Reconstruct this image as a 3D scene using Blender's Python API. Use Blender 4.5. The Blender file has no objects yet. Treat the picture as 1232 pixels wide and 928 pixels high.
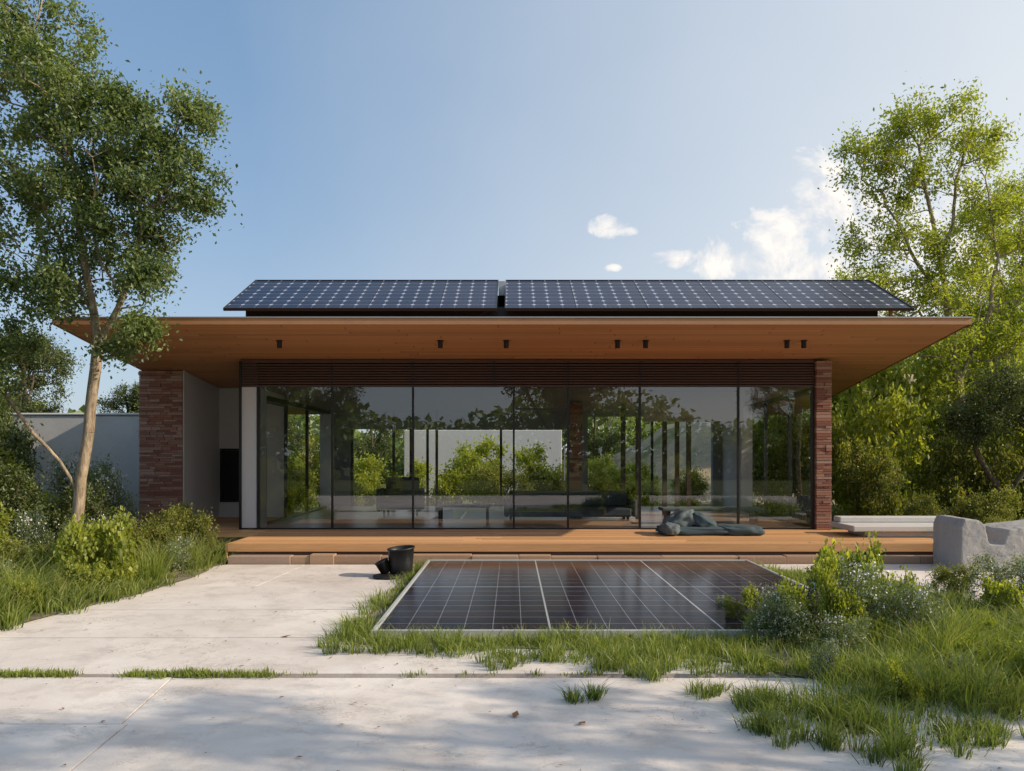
import bpy, bmesh, math, random
import numpy as np
from mathutils import Vector, Matrix, noise as mnoise
random.seed(7)
scene = bpy.context.scene
COL = scene.collection

# ------------------------------------------------------------------ materials
class NT:
    def __init__(s, nt): s.nt = nt
    def n(s, t, **kw):
        nd = s.nt.nodes.new(t)
        for k, v in kw.items(): setattr(nd, k, v)
        return nd
    def l(s, a, b): s.nt.links.new(a, b)
    def val(s, inp, v):
        if isinstance(v, (int, float)): inp.default_value = v
        else: s.l(v, inp)
    def math(s, op, a, b=0.0, c=None, clamp=False):
        nd = s.nt.nodes.new('ShaderNodeMath'); nd.operation = op; nd.use_clamp = clamp
        s.val(nd.inputs[0], a); s.val(nd.inputs[1], b)
        if c is not None: s.val(nd.inputs[2], c)
        return nd.outputs[0]
    def mix(s, f, a, b, blend='MIX'):
        nd = s.nt.nodes.new('ShaderNodeMix'); nd.data_type = 'RGBA'; nd.blend_type = blend
        s.val(nd.inputs[0], f)
        for i, v in ((6, a), (7, b)):
            if isinstance(v, (tuple, list)): nd.inputs[i].default_value = (*v[:3], 1)
            else: s.l(v, nd.inputs[i])
        return nd.outputs[2]
    def ramp(s, f, stops):
        nd = s.nt.nodes.new('ShaderNodeValToRGB'); s.l(f, nd.inputs[0])
        e = nd.color_ramp.elements
        while len(e) < len(stops): e.new(0.5)
        for el, (p, c) in zip(e, stops):
            el.position = p
            el.color = (c, c, c, 1) if isinstance(c, (int, float)) else (*c[:3], 1)
        return nd.outputs[0]

def newmat(name):
    m = bpy.data.materials.new(name); m.use_nodes = True
    m.node_tree.nodes.clear()
    t = NT(m.node_tree)
    out = t.n('ShaderNodeOutputMaterial')
    return m, t, out

def principled(t, out, col, rough=0.6, metal=0.0, spec=0.5, bump=None, bstr=0.3, bdist=0.01):
    p = t.n('ShaderNodeBsdfPrincipled')
    if isinstance(col, tuple): p.inputs['Base Color'].default_value = (*col[:3], 1)
    else: t.l(col, p.inputs['Base Color'])
    t.val(p.inputs['Roughness'], rough); p.inputs['Metallic'].default_value = metal
    p.inputs['Specular IOR Level'].default_value = spec
    if bump is not None:
        b = t.n('ShaderNodeBump'); b.inputs['Strength'].default_value = bstr; b.inputs['Distance'].default_value = bdist
        t.l(bump, b.inputs['Height']); t.l(b.outputs[0], p.inputs['Normal'])
    t.l(p.outputs[0], out.inputs[0])
    return p

def coords(t, scale=(1, 1, 1)):
    tc = t.n('ShaderNodeTexCoord'); mp = t.n('ShaderNodeMapping'); mp.inputs['Scale'].default_value = scale
    t.l(tc.outputs['Object'], mp.inputs[0]); return mp.outputs[0]

def tex_noise(t, vec, scale, detail=6, rough=0.6, dist=0.0):
    n = t.n('ShaderNodeTexNoise'); n.inputs['Scale'].default_value = scale
    n.inputs['Detail'].default_value = detail; n.inputs['Roughness'].default_value = rough
    n.inputs['Distortion'].default_value = dist
    t.l(vec, n.inputs['Vector']); return n.outputs['Fac']

def simple(name, col, rough=0.6, metal=0.0, var=0.25, nscale=6, bstr=0.2, spec=0.5):
    m, t, out = newmat(name)
    v = coords(t)
    n = tex_noise(t, v, nscale)
    n2 = tex_noise(t, v, nscale * 12, 3)
    f = t.math('ADD', t.math('MULTIPLY', n, 0.7), t.math('MULTIPLY', n2, 0.3))
    c = t.mix(f, tuple(x * (1 - var) for x in col), tuple(min(1, x * (1 + var)) for x in col))
    principled(t, out, c, rough, metal, spec, n2, bstr, 0.004)
    return m

def leafmat(name, dark, light, trans=0.35, warm=None):
    m, t, out = newmat(name)
    a = t.n('ShaderNodeAttribute', attribute_name='col')
    sp = t.n('ShaderNodeSeparateColor'); t.l(a.outputs['Color'], sp.inputs[0])
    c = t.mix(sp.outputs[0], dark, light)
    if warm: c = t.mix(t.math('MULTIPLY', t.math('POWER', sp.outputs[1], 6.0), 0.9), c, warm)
    p = t.n('ShaderNodeBsdfDiffuse'); t.l(c, p.inputs['Color'])
    g = t.n('ShaderNodeBsdfGlossy'); g.inputs['Roughness'].default_value = .45; g.inputs[0].default_value = (.9, .95, 1, 1)
    m1 = t.n('ShaderNodeMixShader'); m1.inputs[0].default_value = .05; t.l(p.outputs[0], m1.inputs[1]); t.l(g.outputs[0], m1.inputs[2])
    tr = t.n('ShaderNodeBsdfTranslucent')
    c2 = t.mix(1.0, c, (1.3, 1.35, 0.5), 'MULTIPLY')
    t.l(c2, tr.inputs[0])
    mx = t.n('ShaderNodeMixShader'); mx.inputs[0].default_value = trans
    t.l(m1.outputs[0], mx.inputs[1]); t.l(tr.outputs[0], mx.inputs[2]); t.l(mx.outputs[0], out.inputs[0])
    return m

def barkmat(name, c1, c2):
    m, t, out = newmat(name)
    v = coords(t, (1, 1, .25)); n = tex_noise(t, v, 22, 8, .7, .5)
    v2 = coords(t); n2 = tex_noise(t, v2, 5)
    c = t.mix(t.ramp(n, [(.35, 0.), (.65, 1.)]), c1, c2)
    c = t.mix(t.ramp(n2, [(.45, 0.), (.7, .6)]), c, (.10, .11, .06))
    principled(t, out, c, .9, bump=n, bstr=.8, bdist=.02, spec=.2)
    return m

def woodmat(name, base, plank, rough=0.5, groove=True, var=.35, geo=False):
    m, t, out = newmat(name)
    tc = t.n('ShaderNodeTexCoord'); sep = t.n('ShaderNodeSeparateXYZ'); t.l(tc.outputs['Object'], sep.inputs[0])
    sc = t.math('DIVIDE', sep.outputs[1], plank)
    idx = t.math('FLOOR', sc); fr = t.math('FRACT', sc)
    wn0 = t.n('ShaderNodeTexWhiteNoise', noise_dimensions='1D'); t.l(idx, wn0.inputs['W'])
    xs = t.math('ADD', t.math('DIVIDE', sep.outputs[0], 3.1), t.math('MULTIPLY', wn0.outputs[0], 7.0))
    xi = t.math('FLOOR', xs); xf = t.math('FRACT', xs)
    if geo:
        a = t.n('ShaderNodeAttribute', attribute_name='col'); rnd = a.outputs['Fac']
    else:
        cmb = t.n('ShaderNodeCombineXYZ'); t.l(idx, cmb.inputs[0]); t.l(xi, cmb.inputs[1])
        wn = t.n('ShaderNodeTexWhiteNoise', noise_dimensions='2D'); t.l(cmb.outputs[0], wn.inputs['Vector']); rnd = wn.outputs[0]
    off = t.n('ShaderNodeVectorMath', operation='ADD')
    mp = t.n('ShaderNodeMapping'); mp.inputs['Scale'].default_value = (1.2, 22, 22)
    t.l(tc.outputs['Object'], off.inputs[0])
    c3 = t.n('ShaderNodeCombineXYZ'); t.l(t.math('MULTIPLY', rnd, 31.0), c3.inputs[0]); t.l(c3.outputs[0], off.inputs[1])
    t.l(off.outputs[0], mp.inputs[0])
    g = tex_noise(t, mp.outputs[0], 2.2, 8, .65, .6)
    k = t.math('ADD', t.math('MULTIPLY', rnd, .55), t.math('MULTIPLY', g, .6))
    c = t.mix(k, tuple(x * (1 - var) for x in base), tuple(x * (1 + var) for x in base))
    ed = t.math('MINIMUM', fr, t.math('SUBTRACT', 1.0, fr))
    gr = t.ramp(ed, [(0.0, 0.0), (.05, 1.0)])
    xe = t.ramp(t.math('MINIMUM', xf, t.math('SUBTRACT', 1.0, xf)), [(0.0, 0.0), (.0015, 1.0)])
    if groove:
        gr = t.math('MULTIPLY', gr, xe)
        c = t.mix(gr, tuple(x * .25 for x in base), c)
    h = t.math('ADD', gr, t.math('MULTIPLY', g, .12)) if groove else g
    principled(t, out, c, t.math('ADD', t.math('MULTIPLY', g, .25), rough - .1), bump=h, bstr=.35, bdist=.006, spec=.4)
    return m

def solarmat(name, cell, line=.03, base=(.012, .016, .035), base2=(.02, .014, .03), diamond=0.09, major=None, rough=.1, linecol=(.45, .46, .5), lmix=.42, spec=.5, bus=.25):
    m, t, out = newmat(name)
    uv = t.n('ShaderNodeUVMap'); uv.uv_map = 'UVMap'
    sep = t.n('ShaderNodeSeparateXYZ'); t.l(uv.outputs[0], sep.inputs[0])
    u = t.math('DIVIDE', sep.outputs[0], cell[0]); v = t.math('DIVIDE', sep.outputs[1], cell[1])
    def edge(x):
        f = t.math('FRACT', x); return t.math('MINIMUM', f, t.math('SUBTRACT', 1.0, f))
    eu, ev = edge(u), edge(v)
    ln = t.math('MAXIMUM', t.math('LESS_THAN', eu, line), t.math('LESS_THAN', ev, line * 1.4))
    dia = t.math('LESS_THAN', t.math('ADD', eu, ev), diamond)
    cmb = t.n('ShaderNodeCombineXYZ'); t.l(t.math('FLOOR', u), cmb.inputs[0]); t.l(t.math('FLOOR', v), cmb.inputs[1])
    wn = t.n('ShaderNodeTexWhiteNoise', noise_dimensions='2D'); t.l(cmb.outputs[0], wn.inputs['Vector'])
    c = t.mix(wn.outputs[0], base, base2)
    bl = t.math('LESS_THAN', edge(t.math('MULTIPLY', u, 3.0)), .03)
    c = t.mix(t.math('MULTIPLY', bl, bus), c, (.2, .2, .24))
    c = t.mix(t.math('MULTIPLY', ln, lmix), c, linecol)
    c = t.mix(dia, c, linecol)
    if major:
        mu = edge(t.math('DIVIDE', sep.outputs[0], major[0])); mv = edge(t.math('DIVIDE', sep.outputs[1], major[1]))
        mj = t.math('MAXIMUM', t.math('LESS_THAN', mu, .009 / major[0]), t.math('LESS_THAN', mv, .011 / major[1]))
        c = t.mix(mj, c, (.42, .42, .43))
    tc = t.n('ShaderNodeTexCoord')
    d = tex_noise(t, tc.outputs['Object'], 1.6, 8, .7)
    dust = t.ramp(d, [(.42, 0.0), (.75, 0.08)])
    c = t.mix(dust, c, (.35, .3, .26))
    r = t.math('ADD', t.math('MULTIPLY', d, .12), rough)
    principled(t, out, c, r, spec=spec)
    return m

M = {}
M['soffit'] = woodmat('soffit_wood', (.50, .235, .105), .13, rough=.5, var=.25)
M['fascia'] = simple('fascia_wood', (.42, .20, .09), .5, var=.2)
M['deck'] = woodmat('deck_wood', (.60, .33, .15), .145, rough=.5, groove=False, var=.5, geo=True)
M['dark'] = simple('dark_metal', (.02, .019, .02), .4, metal=.3, var=.3)
M['louvre'] = simple('louvre_wood', (.085, .036, .024), .5, var=.3)
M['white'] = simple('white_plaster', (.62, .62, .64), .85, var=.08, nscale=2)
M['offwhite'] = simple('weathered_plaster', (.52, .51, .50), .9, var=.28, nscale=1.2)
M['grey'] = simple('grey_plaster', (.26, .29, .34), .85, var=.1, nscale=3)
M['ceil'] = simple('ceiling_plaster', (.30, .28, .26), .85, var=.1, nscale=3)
M['blind'] = simple('tan_blind', (.34, .26, .19), .85, var=.12, nscale=3)
M['alu'] = simple('aluminium', (.42, .43, .45), .45, metal=.5, var=.1)
M['panelframe'] = simple('panel_frame', (.55, .55, .55), .4, metal=.2, var=.1)
M['roofsolar'] = solarmat('roof_solar_cells', (.218, .22), line=.03, diamond=.17, linecol=(.42, .45, .55), base=(.005, .009, .032), base2=(.009, .014, .045), rough=.22, lmix=.22, spec=.24, bus=.08)
M['gsolar'] = solarmat('ground_solar_cells', (.2444, .2875), line=.014, diamond=.045, major=(1.4667, 2.3), base=(.008, .008, .020), base2=(.018, .010, .014), rough=.14, lmix=.6, spec=.34, bus=.15, linecol=(.30, .31, .36))
M['blacktub'] = simple('black_plastic', (.012, .012, .013), .5, var=.4)
M['cush'] = simple('cushion_fabric', (.05, .08, .095), .9, var=.3, nscale=40)
M['cush2'] = simple('cushion_fabric_light', (.11, .14, .15), .9, var=.3, nscale=40)
M['sofa'] = simple('sofa_fabric', (.05, .065, .09), .9, var=.3)
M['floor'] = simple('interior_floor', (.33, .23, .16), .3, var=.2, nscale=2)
M['concrete'] = simple('pale_concrete', (.56, .55, .54), .85, var=.18, nscale=4, bstr=.6)
M['rock'] = simple('rough_stone', (.36, .345, .335), .9, var=.45, nscale=3, bstr=.8)
M['mortar'] = simple('mortar', (.16, .10, .08), .95, var=.3)
M['bark'] = barkmat('pale_bark', (.17, .12, .08), (.50, .40, .29))
M['barkd'] = barkmat('dark_bark', (.05, .035, .025), (.16, .12, .08))
M['leafA'] = leafmat('leaf_mid_green', (.05, .09, .024), (.29, .35, .12), .40)
M['leafB'] = leafmat('leaf_spring_green', (.15, .19, .025), (.50, .52, .10), .55)
M['leafC'] = leafmat('leaf_dark_green', (.035, .055, .016), (.15, .18, .045), .3)
M['leafD'] = leafmat('leaf_garden', (.06, .09, .018), (.33, .36, .07), .42, warm=(.44, .33, .09))
M['leafE'] = leafmat('leaf_silver_green', (.10, .14, .065), (.31, .36, .17), .4)
M['grass'] = leafmat('grass_blades', (.06, .10, .02), (.33, .39, .08), .42, warm=(.52, .44, .2))
M['petal'] = simple('white_petals', (.78, .76, .76), .7, var=.1)
M['debris'] = simple('dry_leaves', (.22, .10, .04), .8, var=.5, nscale=20)

m, t, out = newmat('brick'); a = t.n('ShaderNodeAttribute', attribute_name='col')
nn = tex_noise(t, coords(t), 40, 5)
c = t.mix(.4, a.outputs['Color'], t.mix(nn, (.10, .05, .035), (.48, .27, .2)))
principled(t, out, c, .9, bump=nn, bstr=.6, bdist=.006, spec=.2); M['brick'] = m

m, t, out = newmat('window_glass')
fr = t.n('ShaderNodeFresnel'); fr.inputs[0].default_value = 1.5
f = t.math('ADD', t.math('MULTIPLY', fr.outputs[0], 1.0), .09, clamp=True)
tr = t.n('ShaderNodeBsdfTransparent'); tr.inputs[0].default_value = (.95, .96, .95, 1)
gl = t.n('ShaderNodeBsdfGlossy'); gl.inputs['Roughness'].default_value = .0; gl.inputs[0].default_value = (.95, .97, 1, 1)
mx = t.n('ShaderNodeMixShader'); t.l(f, mx.inputs[0]); t.l(tr.outputs[0], mx.inputs[1]); t.l(gl.outputs[0], mx.inputs[2]); t.l(mx.outputs[0], out.inputs[0])
M['glass'] = m

# pavement
m, t, out = newmat('worn_concrete_paving')
v = coords(t)
n1 = tex_noise(t, v, .7, 8, .62, .4); n2 = tex_noise(t, v, 3.2, 9, .72, .3); n3 = tex_noise(t, v, 60, 4, .7)
base = t.mix(t.ramp(n1, [(.35, 0.), (.68, 1.)]), (.60, .53, .485), (.82, .755, .70))
geo = t.n('ShaderNodeNewGeometry')
base = t.mix(t.math('MULTIPLY', geo.outputs['Random Per Island'], .25), base, (.55, .49, .45))
base = t.mix(t.ramp(n2, [(.50, 0.), (.57, .22), (.74, .5)]), base, (.42, .36, .32))
vs = t.n('ShaderNodeMapping'); vs.inputs['Scale'].default_value = (.9, 1.3, 1); t.l(v, vs.inputs[0])
n4 = tex_noise(t, vs.outputs[0], 1.3, 12, .74, 1.4)
st = t.ramp(n4, [(.495, 0.), (.5, .75), (.505, 0.)])
n5 = tex_noise(t, v, 1.1, 5, .6)
st = t.math('MULTIPLY', st, t.ramp(n5, [(.50, 0.), (.58, 1.)]))
base = t.mix(st, base, (.18, .14, .12))
pit = t.math('MULTIPLY', t.ramp(n3, [(.60, 0.), (.70, 1.)]), t.ramp(n2, [(.44, .1), (.60, 1.)]))
base = t.mix(t.math('MULTIPLY', pit, .5), base, (.26, .21, .18))
h = t.math('SUBTRACT', t.math('ADD', t.math('MULTIPLY', n2, .7), t.math('MULTIPLY', n3, .15)), t.math('MULTIPLY', st, .6))
principled(t, out, base, .85, bump=h, bstr=.5, bdist=.02, spec=.25); M['pave'] = m

m, t, out = newmat('earth_and_grass')
v = coords(t); n1 = tex_noise(t, v, .35, 8); n2 = tex_noise(t, v, 9, 8, .7)
c = t.mix(n2, (.06, .08, .025), (.16, .17, .06)); c = t.mix(t.ramp(n1, [(.5, 0.), (.7, .7)]), c, (.22, .18, .11))
principled(t, out, c, .95, bump=n2, bstr=.8, bdist=.05, spec=.1); M['earth'] = m
m, t, out = newmat('bed_soil')
v = coords(t); n1 = tex_noise(t, v, 1.5, 8); n2 = tex_noise(t, v, 30, 6, .7)
c = t.mix(n2, (.12, .10, .06), (.42, .36, .28)); c = t.mix(t.ramp(n1, [(.48, 0.), (.68, .7)]), c, (.10, .12, .04))
principled(t, out, c, .95, bump=n2, bstr=.9, bdist=.03, spec=.1); M['soil'] = m
m, t, out = newmat('hill_soil')
v = coords(t); n1 = tex_noise(t, v, .5, 8); n2 = tex_noise(t, v, 5, 8, .7)
c = t.mix(n2, (.28, .21, .13), (.50, .42, .30)); c = t.mix(t.ramp(n1, [(.5, 0.), (.62, .8)]), c, (.10, .14, .05))
principled(t, out, c, .95, bump=n2, bstr=.8, bdist=.1, spec=.1); M['hillsoil'] = m
m, t, out = newmat('far_mountain')
v = coords(t); n1 = tex_noise(t, v, .04, 8)
c = t.mix(n1, (.20, .27, .28), (.30, .37, .40)); principled(t, out, c, 1., spec=0.); M['mountain'] = m

# ------------------------------------------------------------------ geometry helpers
def empty(name, loc=(0, 0, 0)):
    o = bpy.data.objects.new(name, None); COL.objects.link(o); o.location = loc; o.empty_display_size = .2
    return o
def link(name, me, parent=None, mats=()):
    o = bpy.data.objects.new(name, me); COL.objects.link(o)
    for mm in mats: me.materials.append(mm)
    if parent: o.parent = parent
    return o
BF = [(0, 3, 2, 1), (4, 5, 6, 7), (0, 1, 5, 4), (1, 2, 6, 5), (2, 3, 7, 6), (3, 0, 4, 7)]
def boxv(a, b):
    x0, y0, z0 = a; x1, y1, z1 = b
    return [(x0, y0, z0), (x1, y0, z0), (x1, y1, z0), (x0, y1, z0), (x0, y0, z1), (x1, y0, z1), (x1, y1, z1), (x0, y1, z1)]
def boxes(name, lst, mat, parent=None, bevel=0.0, cols=None):
    V = []; F = []
    for a, b in lst:
        k = len(V); V += boxv(a, b); F += [tuple(i + k for i in f) for f in BF]
    me = bpy.data.meshes.new(name); me.from_pydata(V, [], F)
    if cols is not None:
        at = me.attributes.new('col', 'FLOAT_COLOR', 'POINT')
        at.data.foreach_set('color', np.repeat(np.array([(*c, 1) for c in cols]), 8, axis=0).ravel())
    o = link(name, me, parent, [mat])
    if bevel:
        md = o.modifiers.new('b', 'BEVEL'); md.width = bevel; md.segments = 2; md.limit_method = 'ANGLE'
    return o
def polymesh(name, V, F, mat, parent=None):
    me = bpy.data.meshes.new(name); me.from_pydata(V, [], F); return link(name, me, parent, [mat])

def quadmesh(name, V, Q, col=None, matidx=None):
    me = bpy.data.meshes.new(name); V = np.asarray(V, dtype=np.float32); Q = np.asarray(Q, dtype=np.int32)
    me.vertices.add(len(V)); me.vertices.foreach_set('co', V.ravel())
    me.loops.add(Q.size); me.loops.foreach_set('vertex_index', Q.ravel())
    me.polygons.add(len(Q)); me.polygons.foreach_set('loop_start', np.arange(0, Q.size, 4, dtype=np.int32))
    if matidx is not None: me.polygons.foreach_set('material_index', np.asarray(matidx, dtype=np.int32))
    me.update(calc_edges=True)
    if col is not None:
        at = me.attributes.new('col', 'FLOAT_COLOR', 'POINT'); at.data.foreach_set('color', np.asarray(col, dtype=np.float32).ravel())
    return me

def unit(a): return a / np.maximum(np.linalg.norm(a, axis=1, keepdims=True), 1e-9)

def leaves(P, size, rng, tone, width=.5, droop=.2):
    n = len(P); s = (size * rng.uniform(.6, 1.3, n))[:, None]
    d = rng.normal(size=(n, 3)); d[:, 2] -= droop; d = unit(d)
    r = rng.normal(size=(n, 3)); r[:, 2] += .8
    side = unit(np.cross(d, r)); up = np.cross(side, d)
    A = P; C = P + d * s; mid = P + d * s * .5 + up * s * .10
    B = mid + side * s * width * .5; D = mid - side * s * width * .5
    V = np.stack([A, B, C, D], 1).reshape(-1, 3)
    Q = np.arange(4 * n).reshape(n, 4)
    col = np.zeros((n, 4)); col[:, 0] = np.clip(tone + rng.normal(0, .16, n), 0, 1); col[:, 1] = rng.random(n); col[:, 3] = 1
    return V, Q, np.repeat(col, 4, axis=0)

def tubes(P0, P1, R0, R1, k=6):
    d = unit(P1 - P0); ref = np.tile([0., 0., 1.], (len(d), 1)); ref[np.abs(d[:, 2]) > .9] = [1, 0, 0]
    a = unit(np.cross(d, ref)); b = np.cross(d, a)
    th = np.arange(k) * 2 * np.pi / k; ring = np.cos(th)[None, :, None] * a[:, None, :] + np.sin(th)[None, :, None] * b[:, None, :]
    V = np.concatenate([P0[:, None] + ring * R0[:, None, None], P1[:, None] + ring * R1[:, None, None]], 1).reshape(-1, 3)
    base = (np.arange(len(d)) * 2 * k)[:, None]; i = np.arange(k)[None]; j = (i + 1) % k
    Q = np.stack([base + i, base + j, base + k + j, base + k + i], -1).reshape(-1, 4)
    return V, Q

def tree_mesh(name, trunk, limbs, clusters, trunk_r, nleaf, leafsize, seed, mats, spread=.12, step=.22, tip=.005, exp=.5,
              width=.5, start=2, flowers=0, tone_h=.25, pen=.25):
    rng = np.random.default_rng(seed)
    pos = []; par = []; plen = []
    def add(p, pi):
        pos.append(np.array(p, float)); par.append(pi)
        plen.append(0 if pi < 0 else plen[pi] + np.linalg.norm(pos[-1] - pos[pi])); return len(pos) - 1
    def path(pts, pi, jit=.02, st=step):
        for p in pts:
            p = np.array(p, float); a = pos[pi]; L = np.linalg.norm(p - a); n = max(1, int(L / st))
            for k in range(1, n + 1):
                q = a + (p - a) * k / n
                if k < n: q = q + rng.normal(0, jit * min(1, L), 3)
                pi = add(q, pi)
        return pi
    add(trunk[0], -1); path(trunk[1:], 0, .012)
    ntr = len(pos)
    for lb in limbs:
        A = np.array(pos); i = int(np.argmin(np.linalg.norm(A - np.array(lb[0]), axis=1))); path(lb[1:], i, .03)
    minidx = min(start, ntr - 1)
    att = []; tone = []
    for c, r, n in clusters:
        r = np.array(r if hasattr(r, '__len__') else (r, r, r), float)
        u = unit(rng.normal(size=(n, 3))) * (rng.random((n, 1)) ** (1 / 2.2))
        att.append(np.array(c) + u * r); tone.append(np.full(n, rng.normal(.0, .1)))
    att = np.concatenate(att); tone = np.concatenate(tone)
    ordr = np.argsort(np.linalg.norm(att - pos[ntr - 1 if ntr < 4 else ntr // 2], axis=1))
    tips = []
    for k in ordr:
        p = att[k]; A = np.array(pos[minidx:]); cst = np.linalg.norm(A - p, axis=1) + pen * np.array(plen[minidx:])
        i = int(np.argmin(cst)) + minidx
        tips.append((path([p], i, .07), k))
    N = len(pos); cnt = np.zeros(N)
    for ti, k in tips: cnt[ti] += 1
    for i in range(N - 1, 0, -1): cnt[par[i]] += cnt[i]
    cnt = np.maximum(cnt, .5)
    R = np.maximum(trunk_r * (cnt / cnt[0]) ** exp, tip)
    pos = np.array(pos); par = np.array(par)
    z0 = pos[0][2]; R = R * (1 + .5 * np.exp(-(pos[:, 2] - z0) / (trunk_r * 2.2)) * (np.arange(N) < ntr))
    ch = np.arange(1, N); Rp = np.minimum(R[par[ch]], R[ch] * 1.35 + (np.array(ch) < ntr) * 10)
    TV, TQ = tubes(pos[par[ch]], pos[ch], Rp, R[ch])
    thin = [i for i in range(ntr, N) if cnt[i] <= 3]
    site = np.array(thin if len(thin) else [t_[0] for t_ in tips])
    tn = np.zeros(N)
    for ti, k in tips:
        j = ti; c = 0
        while j > 0 and c < 10: tn[j] = tone[k]; j = par[j]; c += 1
    w = rng.random(len(site)) ** 1.5 + .1
    pick = rng.choice(len(site), nleaf, p=w / w.sum())
    S = site[pick]; P = pos[S] + rng.normal(0, spread, (nleaf, 3)) * rng.uniform(.4, 1.4, (nleaf, 1))
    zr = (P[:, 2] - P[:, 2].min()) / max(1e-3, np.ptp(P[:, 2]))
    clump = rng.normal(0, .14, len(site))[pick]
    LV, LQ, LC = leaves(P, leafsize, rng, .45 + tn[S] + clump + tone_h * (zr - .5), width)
    V = [TV, LV]; Q = [TQ, LQ + len(TV)]; C = [np.tile([0, 0, 0, 1.], (len(TV), 1)), LC]
    MI = [np.zeros(len(TQ)), np.ones(len(LQ))]
    if flowers:
        S = rng.choice(np.array([t_[0] for t_ in tips]), flowers); P = pos[S] + rng.normal(0, spread * .8, (flowers, 3)) + [0, 0, spread * .4]
        P = np.repeat(P, 3, axis=0) + rng.normal(0, .006, (flowers * 3, 3))
        FV, FQ, FC = leaves(P, leafsize * .5, rng, .5, .9); off = sum(len(x) for x in V)
        V.append(FV); Q.append(FQ + off); C.append(FC); MI.append(np.full(len(FQ), 2))
    me = quadmesh(name, np.concatenate(V), np.concatenate(Q), np.concatenate(C), np.concatenate(MI))
    for mm in mats: me.materials.append(mm)
    sm = np.concatenate(MI) == 0; me.polygons.foreach_set('use_smooth', sm)
    return me
def place(name, me, loc=(0, 0, 0), rot=0, sc=1.0):
    o = bpy.data.objects.new(name, me); COL.objects.link(o); o.location = loc; o.rotation_euler = (0, 0, rot)
    o.scale = sc if hasattr(sc, '__len__') else (sc,) * 3
    return o

# ------------------------------------------------------------------ ground, paving
polymesh('ground', [(-1500, -1500, -.05), (1500, -1500, -.05), (1500, 1500, -.05), (-1500, 1500, -.05)], [(0, 1, 2, 3)], M['earth'])
pv = empty('pavement')
rows = [(-3.0, .9, [(-8, -8), (-3.0, -3.1), (1.2, 1.1), (5.4, 5.5), (10, 10)]),
        (.91, 4.75, [(-8, -8), (-1.95, -2.2), (6.2, 6.2), (10, 10)]),
        (4.758, 5.75, [(-8, -8), (-2.24, -2.35), (4.1, 4.1), (10, 10)]),
        (5.85, 7.0, [(-8, -8), (-4.6, -4.55), (-2.7, -2.4), (5, 5), (10, 10)]),
        (7.008, 8.25, [(-8, -8), (-4.5, -4.4), (-2.4, -2.05), (5, 5), (10, 10)]),
        (8.258, 9.75, [(-8, -8), (-4.4, -4.3), (-2.05, -1.75), (3.3, 3.4), (5.6, 5.7), (10, 10)]),
        (9.76, 11.66, [(-8, -8), (-4.3, -4.2), (-3.0, -2.9), (-1.75, -1.35), (3.4, 3.5), (5.7, 5.9), (10, 10)])]
V = []; F = []
for y0, y1, br in rows:
    for (a, b), (c, d) in zip(br[:-1], br[1:]):
        g = .005; k = len(V); dz = random.uniform(-.006, .003)
        V += [(a + g, y0, -.08), (c - g, y0, -.08), (d - g, y1, -.08), (b + g, y1, -.08), (a + g, y0, dz), (c - g, y0, dz), (d - g, y1, dz), (b + g, y1, dz)]
        F += [tuple(i + k for i in f) for f in BF]
o = polymesh('slabs', V, F, M['pave'], pv)
polymesh('joint_bed', [(-8, -3, -.035), (10, -3, -.035), (10, 11.67, -.035), (-8, 11.67, -.035)], [(0, 1, 2, 3)], M['mortar'], pv)

def ragged(poly, amp, step, seed):
    rr = random.Random(seed); out_ = []
    for i in range(len(poly)):
        a = Vector(poly[i]); b = Vector(poly[(i + 1) % len(poly)]); n = max(1, int((b - a).length / step))
        for k in range(n):
            p = a.lerp(b, k / n); out_.append((p.x + rr.uniform(-amp, amp), p.y + rr.uniform(-amp, amp)))
    return out_
right_poly = [(3.28, 11.5), (3.9, 10.3), (4.5, 9.2), (4.9, 7.9), (7.2, 7.4), (9.5, 6.5), (9.5, 3.5), (5, 4.0), (2.65, 4.3), (1.75, 4.45), (1.75, 4.85), (1.35, 5.2), (1.15, 5.7),
              (.72, 6.05), (-.28, 6.35), (-1.30, 6.5), (-1.5, 6.9), (-1.45, 8.3), (-1.33, 10.2), (-1.30, 11.5)]
left_poly = [(-4.1, 11.6), (-4.0, 10.4), (-4.15, 9.0), (-4.4, 7.9), (-4.5, 7.0), (-4.9, 6.5), (-8, 6.4), (-13, 6.0), (-13, 14.6), (-6.9, 14.9), (-4.3, 12.7)]
soil_right = [(3.28, 11.5), (3.9, 10.3), (4.5, 9.2), (4.9, 7.9), (7.2, 7.4), (9.5, 6.5), (9.5, 3.5), (5, 4.6), (3.2, 5.2), (2.2, 5.6), (1.7, 6.1), (.9, 6.5), (-.28, 6.62), (-1.30, 6.7), (-1.4, 7.0), (-1.38, 8.3), (-1.3, 10.2), (-1.26, 11.5)]
for pl, ins in ((soil_right, 1), (left_poly, 2)):
    rp = ragged(pl, .05, .25, ins)
    polymesh('soil', [(x, y, .008) for x, y in rp], [tuple(range(len(rp)))], M['soil'])

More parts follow.
